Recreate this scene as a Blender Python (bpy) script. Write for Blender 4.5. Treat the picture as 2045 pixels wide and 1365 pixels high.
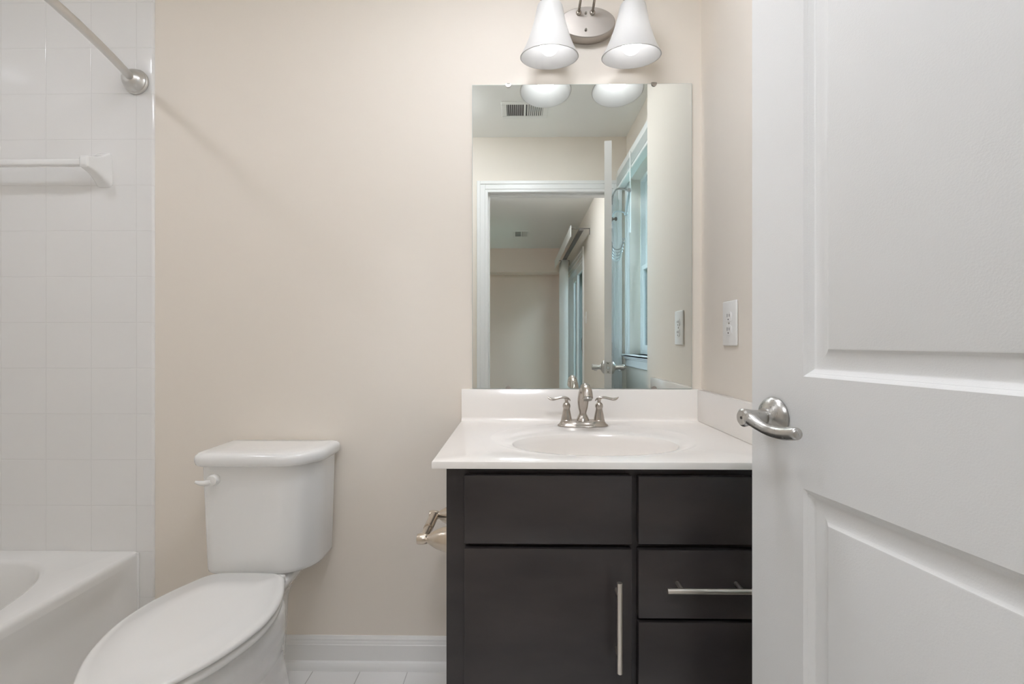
import bpy, bmesh, math, random
from mathutils import Vector, Matrix
random.seed(7)
PI = math.pi
scene = bpy.context.scene
for o in list(bpy.data.objects):
    bpy.data.objects.remove(o, do_unlink=True)
col = scene.collection

# ------------------------------------------------------------------ camera
cam_data = bpy.data.cameras.new('camera')
cam_data.sensor_fit = 'HORIZONTAL'
cam_data.sensor_width = 36.0
cam_data.lens = 36.0 * 940.0 / 2045.0
cam_data.clip_start = 0.02
cam = bpy.data.objects.new('camera', cam_data)
col.objects.link(cam)
cam.location = (0.0, -1.586, 1.096)
cam.rotation_euler = (PI / 2, 0, 0.0133)
scene.camera = cam

# ------------------------------------------------------------------ view + world
vs = scene.view_settings
scene.display_settings.display_device = 'sRGB'
vs.view_transform = 'Standard'
vs.look = 'None'
vs.gamma = 1.0
vs.use_curve_mapping = False
vs.exposure = 0.0
scene.cycles.max_bounces = 20
scene.cycles.diffuse_bounces = 12
scene.cycles.glossy_bounces = 6
scene.cycles.caustics_reflective = False
scene.cycles.caustics_refractive = False

world = bpy.data.worlds.new('daylight')
scene.world = world
world.use_nodes = True
bg = world.node_tree.nodes['Background']
bg.inputs['Color'].default_value = (0.76, 0.82, 0.93, 1)
bg.inputs['Strength'].default_value = 25.0

BULB_POWER = 4.9        # emission of the two vanity bulbs
DOWNLIGHT_POWER = 60.0    # emission of the recessed shower light
VANITY_FILL = 34.0  # emission of the unseen fill light added above the vanity
BEDROOM_FILL = 50.0      # emission of the fill added in the bedroom to shine through the doorway
BATH_FILL = 17.0         # emission of the added bathroom fill, standing in for bounced flash


def portal(name, loc, rot, sx, sy):
    l = bpy.data.lights.new(name, 'AREA')
    l.shape = 'RECTANGLE'
    l.size = sx
    l.size_y = sy
    l.cycles.is_portal = True
    o = bpy.data.objects.new(name, l)
    o.location = loc
    o.rotation_euler = rot
    col.objects.link(o)
    return o


portal('window_portal', (0.80, -1.11, 1.57), (0, PI / 2, 0), 1.10, 0.62)
portal('sliding_door_portal', (0.84, -4.43, 1.03), (0, PI / 2, 0), 2.05, 1.74)

# ------------------------------------------------------------------ materials


def mat(name, color, rough=0.5, metal=0.0, spec=0.5, coat=0.0, bump=None, emis=None, vary=None):
    m = bpy.data.materials.new(name)
    m.use_nodes = True
    nt = m.node_tree
    b = nt.nodes['Principled BSDF']
    b.inputs['Base Color'].default_value = (*color, 1)
    b.inputs['Roughness'].default_value = rough
    b.inputs['Metallic'].default_value = metal
    b.inputs['Specular IOR Level'].default_value = spec
    b.inputs['Coat Weight'].default_value = coat
    b.inputs['Coat Roughness'].default_value = 0.08
    if emis:
        b.inputs['Emission Color'].default_value = (*emis[0], 1)
        b.inputs['Emission Strength'].default_value = emis[1]
    if bump or vary:
        tc = nt.nodes.new('ShaderNodeTexCoord')
    if bump:
        sc, st = bump
        n = nt.nodes.new('ShaderNodeTexNoise')
        n.inputs['Scale'].default_value = sc
        n.inputs['Detail'].default_value = 4
        nt.links.new(tc.outputs['Object'], n.inputs['Vector'])
        bp = nt.nodes.new('ShaderNodeBump')
        bp.inputs['Strength'].default_value = st
        bp.inputs['Distance'].default_value = 0.002
        nt.links.new(n.outputs['Fac'], bp.inputs['Height'])
        nt.links.new(bp.outputs['Normal'], b.inputs['Normal'])
    if vary:
        sc, c2, stretch = vary
        mp = nt.nodes.new('ShaderNodeMapping')
        mp.inputs['Scale'].default_value = stretch
        nt.links.new(tc.outputs['Object'], mp.inputs['Vector'])
        n = nt.nodes.new('ShaderNodeTexNoise')
        n.inputs['Scale'].default_value = sc
        n.inputs['Detail'].default_value = 6
        nt.links.new(mp.outputs['Vector'], n.inputs['Vector'])
        r = nt.nodes.new('ShaderNodeValToRGB')
        r.color_ramp.elements[0].position = 0.35
        r.color_ramp.elements[1].position = 0.68
        r.color_ramp.elements[0].color = (*color, 1)
        r.color_ramp.elements[1].color = (*c2, 1)
        nt.links.new(n.outputs['Fac'], r.inputs['Fac'])
        nt.links.new(r.outputs['Color'], b.inputs['Base Color'])
    return m


def grid_mat(name, color, grout, pitch, phase, axes, mortar, rough, bump=0.5, coat=0.0):
    """tiles or planks: lines at phase + k*pitch along two object axes"""
    m = mat(name, color, rough, coat=coat)
    nt = m.node_tree
    b = nt.nodes['Principled BSDF']
    tc = nt.nodes.new('ShaderNodeTexCoord')
    sp = nt.nodes.new('ShaderNodeSeparateXYZ')
    nt.links.new(tc.outputs['Object'], sp.inputs[0])
    masks = []
    for ax, p, ph in zip(axes, pitch, phase):
        a = nt.nodes.new('ShaderNodeMath'); a.operation = 'SUBTRACT'
        nt.links.new(sp.outputs[ax], a.inputs[0]); a.inputs[1].default_value = ph
        d = nt.nodes.new('ShaderNodeMath'); d.operation = 'DIVIDE'
        nt.links.new(a.outputs[0], d.inputs[0]); d.inputs[1].default_value = p
        r = nt.nodes.new('ShaderNodeMath'); r.operation = 'ROUND'
        nt.links.new(d.outputs[0], r.inputs[0])
        s = nt.nodes.new('ShaderNodeMath'); s.operation = 'SUBTRACT'
        nt.links.new(d.outputs[0], s.inputs[0]); nt.links.new(r.outputs[0], s.inputs[1])
        ab = nt.nodes.new('ShaderNodeMath'); ab.operation = 'ABSOLUTE'
        nt.links.new(s.outputs[0], ab.inputs[0])
        mr = nt.nodes.new('ShaderNodeMapRange')
        mr.interpolation_type = 'SMOOTHSTEP'
        mr.inputs['From Min'].default_value = 0.0
        mr.inputs['From Max'].default_value = mortar / p
        nt.links.new(ab.outputs[0], mr.inputs['Value'])
        masks.append(mr.outputs['Result'])
    cur = masks[0]
    if len(masks) == 2:
        mn = nt.nodes.new('ShaderNodeMath'); mn.operation = 'MINIMUM'
        nt.links.new(masks[0], mn.inputs[0]); nt.links.new(masks[1], mn.inputs[1])
        cur = mn.outputs[0]
    mx = nt.nodes.new('ShaderNodeMix'); mx.data_type = 'RGBA'
    mx.inputs[6].default_value = (*grout, 1)
    mx.inputs[7].default_value = (*color, 1)
    nt.links.new(cur, mx.inputs[0])
    nt.links.new(mx.outputs[2], b.inputs['Base Color'])
    bp = nt.nodes.new('ShaderNodeBump')
    bp.inputs['Strength'].default_value = bump
    bp.inputs['Distance'].default_value = 0.0015
    nt.links.new(cur, bp.inputs['Height'])
    nt.links.new(bp.outputs['Normal'], b.inputs['Normal'])
    return m


def brushed(name, color, rough=0.3, axis_scale=(4, 4, 300)):
    m = mat(name, color, rough, metal=1.0)
    nt = m.node_tree
    b = nt.nodes['Principled BSDF']
    tc = nt.nodes.new('ShaderNodeTexCoord')
    mp = nt.nodes.new('ShaderNodeMapping')
    mp.inputs['Scale'].default_value = axis_scale
    n = nt.nodes.new('ShaderNodeTexNoise')
    n.inputs['Scale'].default_value = 3.0
    n.inputs['Detail'].default_value = 3
    nt.links.new(tc.outputs['Object'], mp.inputs['Vector'])
    nt.links.new(mp.outputs['Vector'], n.inputs['Vector'])
    mr = nt.nodes.new('ShaderNodeMapRange')
    mr.inputs['To Min'].default_value = rough * 0.9
    mr.inputs['To Max'].default_value = rough * 1.12
    nt.links.new(n.outputs['Fac'], mr.inputs['Value'])
    nt.links.new(mr.outputs['Result'], b.inputs['Roughness'])
    return m


def glass_mat(name, tint):
    m = bpy.data.materials.new(name)
    m.use_nodes = True
    nt = m.node_tree
    nt.nodes.remove(nt.nodes['Principled BSDF'])
    out = nt.nodes['Material Output']
    t = nt.nodes.new('ShaderNodeBsdfTransparent'); t.inputs[0].default_value = (*tint, 1)
    g = nt.nodes.new('ShaderNodeBsdfGlossy'); g.inputs['Roughness'].default_value = 0.02
    f = nt.nodes.new('ShaderNodeFresnel'); f.inputs['IOR'].default_value = 1.35
    mx = nt.nodes.new('ShaderNodeMixShader')
    nt.links.new(f.outputs[0], mx.inputs[0]); nt.links.new(t.outputs[0], mx.inputs[1]); nt.links.new(g.outputs[0], mx.inputs[2])
    nt.links.new(mx.outputs[0], out.inputs['Surface'])
    return m


def mirror_mat():
    m = bpy.data.materials.new('silvered_glass')
    m.use_nodes = True
    nt = m.node_tree
    nt.nodes.remove(nt.nodes['Principled BSDF'])
    g = nt.nodes.new('ShaderNodeBsdfGlossy')
    g.inputs['Color'].default_value = (0.875, 0.91, 0.885, 1)
    g.inputs['Roughness'].default_value = 0.0
    nt.links.new(g.outputs[0], nt.nodes['Material Output'].inputs['Surface'])
    return m


def frosted_mat():
    m = bpy.data.materials.new('frosted_glass')
    m.use_nodes = True
    nt = m.node_tree
    b = nt.nodes['Principled BSDF']
    b.inputs['Base Color'].default_value = (0.71, 0.70, 0.685, 1)
    b.inputs['Roughness'].default_value = 0.45
    t = nt.nodes.new('ShaderNodeBsdfTranslucent')
    t.inputs['Color'].default_value = (0.85, 0.85, 0.84, 1)
    mx = nt.nodes.new('ShaderNodeMixShader')
    mx.inputs[0].default_value = 0.31
    nt.links.new(b.outputs[0], mx.inputs[1]); nt.links.new(t.outputs[0], mx.inputs[2])
    nt.links.new(mx.outputs[0], nt.nodes['Material Output'].inputs['Surface'])
    return m


M = {}
M['paint'] = mat('wall_paint', (0.80, 0.74, 0.665), 0.55, spec=0.3, bump=(350, 0.06))
M['bedpaint'] = mat('bedroom_paint', (0.80, 0.69, 0.61), 0.7, spec=0.2, bump=(300, 0.05))
M['ceil'] = mat('ceiling_paint', (0.85, 0.845, 0.82), 0.8, spec=0.2, bump=(250, 0.05))
M['trim'] = mat('trim_paint', (0.82, 0.82, 0.81), 0.32, bump=(60, 0.03))
M['door'] = mat('door_paint', (0.78, 0.785, 0.78), 0.33, bump=(420, 0.10))
M['porcelain'] = mat('white_porcelain', (0.84, 0.84, 0.83), 0.12, coat=0.4)
M['plastic'] = mat('white_seat_plastic', (0.83, 0.825, 0.81), 0.2)
M['tub'] = mat('tub_enamel', (0.82, 0.815, 0.80), 0.16)
M['marble'] = mat('cast_marble', (0.86, 0.825, 0.785), 0.17, coat=0.2)
M['espresso'] = mat('espresso_wood', (0.026, 0.0220, 0.0225), 0.34, spec=0.5, vary=(2.6, (0.046, 0.0385, 0.0375), (1.2, 1.2, 3.5)))
M['gap'] = mat('dark_cabinet_inside', (0.006, 0.005, 0.005), 0.6)
M['nickel'] = brushed('brushed_nickel', (0.50, 0.455, 0.41), 0.26, (30, 30, 500))
M['satin'] = brushed('satin_steel', (0.53, 0.52, 0.50), 0.28, (120, 120, 6))
M['rod'] = brushed('polished_rod', (0.68, 0.67, 0.65), 0.30, (120, 120, 6))
M['bar'] = brushed('satin_nickel_bar', (0.70, 0.65, 0.59), 0.34)
M['taupe'] = mat('warm_satin_nickel', (0.62, 0.54, 0.45), 0.25, metal=0.85)
M['mirror'] = mirror_mat()
M['edge'] = mat('mirror_edge_glass', (0.55, 0.62, 0.58), 0.2)
M['frosted'] = frosted_mat()
M['plate'] = brushed('brushed_backplate', (0.46, 0.425, 0.39), 0.42, (2, 2, 160))
M['bulb'] = mat('lit_bulb', (1, 1, 1), 0.4, emis=((0.93, 0.95, 1.0), BULB_POWER))
M['down'] = mat('lit_lens', (1, 1, 1), 0.4, emis=((0.90, 0.93, 1.0), DOWNLIGHT_POWER))
M['vanity_fill'] = mat('vanity_fill_lens', (1, 1, 1), 0.4, emis=((0.90, 0.93, 1.0), VANITY_FILL))
M['bed_fill'] = mat('bedroom_fill_lens', (1, 1, 1), 0.4, emis=((0.90, 0.93, 1.0), BEDROOM_FILL))
M['bath_fill'] = mat('bath_fill_lens', (1, 1, 1), 0.4, emis=((0.90, 0.93, 1.0), BATH_FILL))
M['outlet'] = mat('outlet_plastic', (0.84, 0.83, 0.81), 0.3)
M['slot'] = mat('dark_slot', (0.05, 0.045, 0.04), 0.6)
M['vent'] = mat('vent_enamel', (0.80, 0.80, 0.78), 0.4)
M['ventdark'] = mat('vent_inside', (0.09, 0.09, 0.09), 0.8)
M['glass'] = glass_mat('window_glass', (0.88, 0.95, 0.97))
M['vinyl'] = mat('window_vinyl', (0.80, 0.82, 0.82), 0.35)
M['blind'] = mat('blind_slats', (0.78, 0.79, 0.77), 0.5)
M['cord'] = mat('white_cord', (0.80, 0.80, 0.78), 0.6)
M['carpet'] = mat('carpet', (0.50, 0.46, 0.41), 0.95, spec=0.1, bump=(600, 0.6))
M['grey'] = mat('grey_rail', (0.16, 0.15, 0.14), 0.45)
M['steelgrey'] = mat('grey_coated_metal', (0.42, 0.45, 0.46), 0.35, metal=0.6)
M['chalk'] = mat('white_caulk', (0.84, 0.84, 0.83), 0.4)
M['grass'] = mat('lawn', (0.09, 0.13, 0.09), 0.9, vary=(3, (0.13, 0.17, 0.13), (1, 1, 1)))
M['leaf'] = mat('hedge_leaves', (0.03, 0.045, 0.04), 0.7, vary=(3, (0.075, 0.10, 0.10), (1, 1, 1)))
M['tile'] = grid_mat('wall_tile', (0.80, 0.795, 0.785), (0.765, 0.76, 0.75), (0.1555, 0.1551), (-1.2943, 0.3861), (0, 2), 0.0020, 0.09, 0.40, 0.3)
M['tile_side'] = grid_mat('side_wall_tile', (0.80, 0.795, 0.785), (0.765, 0.76, 0.75), (0.1555, 0.1551), (-0.10, 0.3861), (1, 2), 0.0020, 0.09, 0.40, 0.3)
M['plank'] = grid_mat('white_floor_planks', (0.80, 0.795, 0.785), (0.42, 0.41, 0.40), (0.1578,), (-0.6842,), (0,), 0.0022, 0.3, 0.6)

# ------------------------------------------------------------------ mesh helpers


def box(bm, x0, x1, y0, y1, z0, z1, bev=0.0, seg=2):
    x0, x1 = min(x0, x1), max(x0, x1); y0, y1 = min(y0, y1), max(y0, y1); z0, z1 = min(z0, z1), max(z0, z1)
    vs_ = [bm.verts.new(p) for p in ((x0, y0, z0), (x1, y0, z0), (x1, y1, z0), (x0, y1, z0), (x0, y0, z1), (x1, y0, z1), (x1, y1, z1), (x0, y1, z1))]
    fs = [bm.faces.new([vs_[i] for i in q]) for q in ((0, 3, 2, 1), (4, 5, 6, 7), (0, 1, 5, 4), (1, 2, 6, 5), (2, 3, 7, 6), (3, 0, 4, 7))]
    if bev > 0:
        es = list({e for f in fs for e in f.edges})
        bmesh.ops.bevel(bm, geom=es, offset=bev, segments=seg, profile=0.5, affect='EDGES')
    return bm


def loft(bm, rings, closed=True, cap0=True, cap1=True):
    rows = [[bm.verts.new(p) for p in r] for r in rings]
    n = len(rows[0])
    for a, b in zip(rows[:-1], rows[1:]):
        for i in range(n if closed else n - 1):
            j = (i + 1) % n
            bm.faces.new((a[i], a[j], b[j], b[i]))
    if cap0:
        bm.faces.new(list(reversed(rows[0])))
    if cap1:
        bm.faces.new(rows[-1])
    return rows


def lathe(bm, prof, origin=(0, 0, 0), axis=(0, 0, 1), n=40, cap0=True, cap1=True):
    """prof: list of (radius, height along axis)"""
    ax = Vector(axis).normalized()
    q = Vector((0, 0, 1)).rotation_difference(ax)
    o = Vector(origin)
    rings = []
    for r, h in prof:
        r = max(r, 1e-5)
        rings.append([o + q @ Vector((r * math.cos(2 * PI * i / n), r * math.sin(2 * PI * i / n), h)) for i in range(n)])
    loft(bm, rings, True, cap0, cap1)
    return bm


def catmull(pts, sub=6):
    P = [Vector(p) for p in pts]
    out = []
    for i in range(len(P) - 1):
        p0 = P[i - 1] if i > 0 else P[i] * 2 - P[i + 1]
        p1, p2 = P[i], P[i + 1]
        p3 = P[i + 2] if i + 2 < len(P) else P[i + 1] * 2 - P[i]
        for k in range(sub):
            t = k / sub
            out.append(0.5 * ((2 * p1) + (p2 - p0) * t + (2 * p0 - 5 * p1 + 4 * p2 - p3) * t * t + (3 * p1 - p0 - 3 * p2 + p3) * t ** 3))
    out.append(P[-1])
    return out


def tube(bm, pts, radii, n=16, sub=6, flat=1.0, side=None):
    """round (or flattened) tube along a smooth path; radii per point"""
    if not hasattr(radii, '__len__'):
        radii = [radii] * len(pts)
    P4 = catmull([(p[0], p[1], p[2]) for p in pts], sub) if len(pts) > 2 else [Vector(p) for p in pts]
    R = [v.x for v in catmull([(r, 0, 0) for r in radii], sub)] if len(pts) > 2 else list(radii)
    rings = []
    prev = None
    for i, p in enumerate(P4):
        t = (P4[min(i + 1, len(P4) - 1)] - P4[max(i - 1, 0)]).normalized()
        if prev is None:
            s = Vector(side) if side else (Vector((0, 0, 1)) if abs(t.z) < 0.9 else Vector((1, 0, 0)))
            u = (s - t * s.dot(t)).normalized()
        else:
            u = (prev - t * prev.dot(t)).normalized()
        prev = u
        v = t.cross(u)
        r = max(R[i], 1e-4)
        rings.append([p + (u * math.cos(2 * PI * k / n) * flat + v * math.sin(2 * PI * k / n)) * r for k in range(n)])
    loft(bm, rings)
    return bm


def extrude_profile(bm, prof, p0, p1, u, v):
    """closed profile [(a,b)] swept straight from p0 to p1; a along u, b along v"""
    p0, p1, u, v = Vector(p0), Vector(p1), Vector(u), Vector(v)
    loft(bm, [[p0 + u * a + v * b for a, b in prof], [p1 + u * a + v * b for a, b in prof]])
    return bm


def new():
    return bmesh.new()


def obj(name, bm, material, parent=None, smooth=35):
    bmesh.ops.recalc_face_normals(bm, faces=bm.faces[:])
    me = bpy.data.meshes.new(name)
    bm.to_mesh(me)
    bm.free()
    me.materials.append(material)
    if smooth:
        me.shade_smooth()
        me.set_sharp_from_angle(angle=math.radians(smooth))
    o = bpy.data.objects.new(name, me)
    col.objects.link(o)
    if parent:
        o.parent = parent
        o.matrix_parent_inverse = parent.matrix_world.inverted()
    return o


def thing(name, label, cat, loc=(0, 0, 0), rotz=0.0, group=None, kind=None):
    o = bpy.data.objects.new(name, None)
    o.empty_display_size = 0.05
    col.objects.link(o)
    o.matrix_world = Matrix.Translation(loc) @ Matrix.Rotation(rotz, 4, 'Z')
    if kind:
        o['kind'] = kind
    o['label'] = label
    o['category'] = cat
    if group:
        o['group'] = group
    return o


def tag(o, label, cat, group=None):
    o['label'] = label
    o['category'] = cat
    if group:
        o['group'] = group
    return o


def struct(name, bm, m, label, cat, smooth=35):
    o = obj(name, bm, m, None, smooth)
    o['kind'] = 'structure'
    o['label'] = label
    o['category'] = cat
    return o


def local_obj(name, bm, m, parent, smooth=35):
    """mesh given in its parent's own coordinates"""
    o = obj(name, bm, m, None, smooth)
    o.parent = parent
    return o


def dup(root, loc, label=None):
    r = root.copy()
    col.objects.link(r)
    r.location = loc
    if label:
        r['label'] = label
    for ch in list(root.children):
        c = ch.copy()
        col.objects.link(c)
        c.parent = r
        for g in ch.children:
            d = g.copy()
            col.objects.link(d)
            d.parent = c
    return r


# ------------------------------------------------------------------ room dimensions
XL = -2.065      # left (tub) wall
XR = 0.6143      # wall beside the vanity
XE = 0.709       # outside wall with window and sliding door
YF = -1.524      # wall with the doorway, bathroom face
YB = YF - 0.115  # bedroom face of that wall
YFAR = -5.50     # far bedroom wall
HC = 2.443       # ceiling
OX0, OX1, OZ = -0.205, 0.612, 2.085   # door opening

# ------------------------------------------------------------------ structure
bm = new(); box(bm, XL - 0.1, XE + 0.12, 0.0, 0.12, 0, HC)
struct('wall_back', bm, M['paint'], 'beige painted wall behind the toilet and the mirror', 'wall', 0)
bm = new(); box(bm, XL - 0.12, XL, YF, 0.0, 0, HC)
struct('wall_left', bm, M['paint'], 'painted wall along the bathtub', 'wall', 0)
bm = new(); box(bm, XR, XE, -0.676, 0.0, 0, HC)
struct('wall_right', bm, M['paint'], 'pale wall stub beside the vanity with the outlet', 'wall', 0)
WY0, WY1, WZ0, WZ1 = -1.425, -0.80, 1.02, 2.125      # bathroom window
SY0, SY1, SZ1 = -5.30, -3.56, 2.06                   # sliding door
bm = new()
xe2 = XE + 0.14
box(bm, XE, xe2, WY1, 0.0, 0, HC)
box(bm, XE, xe2, WY0, WY1, 0, WZ0); box(bm, XE, xe2, WY0, WY1, WZ1, HC)
box(bm, XE, xe2, SY1, WY0, 0, HC)
box(bm, XE, xe2, SY0, SY1, SZ1, HC)
box(bm, XE, xe2, YFAR, SY0, 0, HC)
struct('wall_outer', bm, M['paint'], 'outside wall holding the window and the sliding door', 'wall', 0)
bm = new()
box(bm, XL - 0.12, OX0 - 0.02, YB, YF, 0, HC); box(bm, OX1 + 0.02, XE, YB, YF, 0, HC); box(bm, OX0 - 0.02, OX1 + 0.02, YB, YF, OZ + 0.02, HC)
struct('wall_front', bm, M['paint'], 'beige wall around the doorway, seen in the mirror', 'wall', 0)
bm = new(); box(bm, XL - 1.3, XE + 0.14, YFAR - 0.1, YFAR, 0, HC)
struct('wall_far', bm, M['bedpaint'], 'grey beige far wall of the next room', 'wall', 0)
bm = new(); box(bm, XL - 1.4, XL - 1.3, YFAR, YB, 0, HC); box(bm, XL - 1.3, XL - 0.12, YB - 0.0, YB + 0.1, 0, HC)
struct('wall_side', bm, M['bedpaint'], 'side wall of the next room', 'wall', 0)
bm = new(); box(bm, XL - 1.3, XE, YFAR, YFAR + 0.30, 2.10, HC)
struct('ceiling_soffit', bm, M['bedpaint'], 'boxed soffit along the top of the far wall', 'soffit', 0)
bm = new(); box(bm, XL - 0.12, XE + 0.14, YB, 0.12, HC, HC + 0.1); box(bm, XL - 1.4, XE + 0.14, YFAR - 0.1, YB, HC, HC + 0.1)
struct('ceiling', bm, M['ceil'], 'flat white ceiling', 'ceiling', 0)
bm = new(); box(bm, XL - 0.12, XE + 0.14, YB + 0.05, 0.12, -0.1, 0)
struct('floor', bm, M['plank'], 'white plank floor beside the toilet', 'floor', 0)
bm = new(); box(bm, XL - 1.4, XE + 0.14, YFAR - 0.1, YB + 0.05, -0.1, 0)
struct('floor_bedroom', bm, M['carpet'], 'carpet of the next room', 'floor', 0)

# tiled surround with a rounded outer edge
R = 0.008
prof = [(XL, 0.0), (XL, -R)] + [(-1.2357 - R + R * math.sin(a), -R * math.cos(a)) for a in [i * PI / 12 for i in range(7)]]
bm = new(); loft(bm, [[(x, y - 0.0, z) for x, y in prof] for z in (0.0, HC)])
struct('wall_tile_back', bm, M['tile'], 'glossy white square tiles behind the bathtub', 'tile', 40)
bm = new(); box(bm, XL, XL + R, YF, -R, 0.0, HC)
struct('wall_tile_left', bm, M['tile_side'], 'white tiles along the long side of the bathtub', 'tile', 0)

# baseboards with shoe moulding


def base_prof():
    shoe = [(0.0, 0.0), (0.027, 0.0), (0.0268, 0.008), (0.0245, 0.017), (0.0195, 0.0235), (0.0125, 0.0265)]
    top = [(0.0125, 0.078), (0.0105, 0.080), (0.0100, 0.087), (0.0085, 0.090), (0.0085, 0.096), (0.006, 0.1005), (0.004, 0.105), (0.0, 0.105)]
    return shoe + top


def baseboard(name, p0, p1, nrm, label):
    bm = new(); extrude_profile(bm, base_prof(), p0, p1, nrm, (0, 0, 1))
    return struct(name, bm, M['trim'], label, 'baseboard', 25)


baseboard('baseboard_back', (-1.2345, 0, 0), (-0.1615, 0, 0), (0, -1, 0), 'white moulded baseboard between toilet and vanity')
baseboard('baseboard_front', (-1.27, YF, 0), (OX0 - 0.075, YF, 0), (0, 1, 0), 'white baseboard beside the doorway')
baseboard('baseboard_outer', (XE, YF + 0.03, 0), (XE, -0.69, 0), (-1, 0, 0), 'white baseboard under the window')
baseboard('baseboard_far', (-3.2, YFAR, 0), (XE - 0.02, YFAR, 0), (0, 1, 0), 'white baseboard of the next room')


# door frame: jambs, stops and casings on both faces
def casing(bm, y, s):
    """s = +1 faces the bathroom, -1 the bedroom"""
    w = 0.072
    for (a, b, t) in ((0.0, 0.024, 0.011), (0.018, 0.056, 0.015), (0.050, w, 0.020)):
        box(bm, OX0 - b + 0.006, OX0 - a + 0.006, y, y + s * t, 0, OZ + b - 0.006, 0.002, 1)
        box(bm, OX1 + a - 0.006, OX1 + b - 0.006 - (0.0), y, y + s * t, 0, OZ + b - 0.006, 0.002, 1)
        box(bm, OX0 - a + 0.006, OX1 + a - 0.006, y, y + s * t, OZ + a - 0.006, OZ + b - 0.006, 0.002, 1)


bm = new(); casing(bm, YF, 1)
struct('trim_1', bm, M['trim'], 'white moulded casing round the doorway, bathroom face', 'door casing')
bm = new(); casing(bm, YB, -1)
struct('trim_2', bm, M['trim'], 'white moulded casing round the doorway, bedroom face', 'door casing')
bm = new()
box(bm, OX0 - 0.02, OX0, YB, YF, 0, OZ); box(bm, OX1, OX1 + 0.02, YB, YF, 0, OZ); box(bm, OX0 - 0.02, OX1 + 0.02, YB, YF, OZ, OZ + 0.02)
box(bm, OX0, OX0 + 0.014, YB + 0.03, YF - 0.042, 0, OZ - 0.014, 0.002, 1); box(bm, OX1 - 0.014, OX1, YB + 0.03, YF - 0.042, 0, OZ - 0.014, 0.002, 1)
box(bm, OX0, OX1, YB + 0.03, YF - 0.042, OZ - 0.014, OZ, 0.002, 1)
jamb = struct('trim_3', bm, M['trim'], 'white door jamb and stop lining the doorway', 'door jamb')
bm = new(); box(bm, OX0, OX0 + 0.0015, YF - 0.036, YF - 0.002, 0.945, 1.005, 0.0005, 1); box(bm, OX0, OX0 + 0.002, YF - 0.004, YF + 0.006, 0.955, 0.995, 0.0008, 1)
obj('strike_plate', bm, M['satin'], jamb)['label'] = 'satin steel strike plate'

# ------------------------------------------------------------------ the open door
DW, DT, DZ0, DZ1 = 0.802, 0.035, 0.012, 2.078
# local frame: X along the door from latch edge to hinge edge, Y = outward normal of the face the camera sees, Z up
dirv = Vector((0.19, -1, 0)).normalized()
ang = math.atan2(dirv.y, dirv.x)
door = thing('door_1', 'open white two-panel door filling the picture beside the vanity', 'door', (0.421, -0.733, 0), ang, kind='structure')
# local -Y is left of travel direction; visible face is on local -Y side (towards -x world)
SGN = -1


def door_panel_rings(x0, x1, z0, z1):
    out = []
    for d, h in ((0.0, 0.0), (0.0044, 0.0032), (0.0050, 0.0040), (0.0056, 0.0042), (0.0110, 0.0086), (0.0135, 0.0096), (0.0170, 0.0099), (0.0300, 0.0084), (0.0375, 0.0066), (0.0385, 0.0062), (0.0425, 0.0036), (0.0445, 0.0031)):
        out.append((d, h))
    return out


bm = new()
xs = [0, 0.1175, DW - 0.1175, DW]
zs = [DZ0, 0.240, 0.8685, 1.0425, 1.955, DZ1]


def face_side(y, s):
    """s: outward sign along local y"""
    for i in range(3):
        for k in range(5):
            x0, x1, z0, z1 = xs[i], xs[i + 1], zs[k], zs[k + 1]
            if i == 1 and k in (1, 3):
                rings = []
                for d, h in door_panel_rings(x0, x1, z0, z1):
                    yy = y - s * h
                    rings.append([(x0 + d, yy, z0 + d), (x1 - d, yy, z0 + d), (x1 - d, yy, z1 - d), (x0 + d, yy, z1 - d)])
                loft(bm, rings, True, False, True)
            else:
                v = [bm.verts.new(p) for p in ((x0, y, z0), (x1, y, z0), (x1, y, z1), (x0, y, z1))]
                bm.faces.new(v)


face_side(0.0, -1)       # visible face at local y=0, outward -y
face_side(DT, 1)
for q in (((0, 0, DZ0), (0, DT, DZ0), (0, DT, DZ1), (0, 0, DZ1)), ((DW, 0, DZ0), (DW, DT, DZ0), (DW, DT, DZ1), (DW, 0, DZ1)),
          ((0, 0, DZ0), (DW, 0, DZ0), (DW, DT, DZ0), (0, DT, DZ0)), ((0, 0, DZ1), (DW, 0, DZ1), (DW, DT, DZ1), (0, DT, DZ1))):
    bm.faces.new([bm.verts.new(p) for p in q])
bmesh.ops.remove_doubles(bm, verts=bm.verts[:], dist=1e-5)
slab = local_obj('door_slab', bm, M['door'], door, 18)


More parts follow.
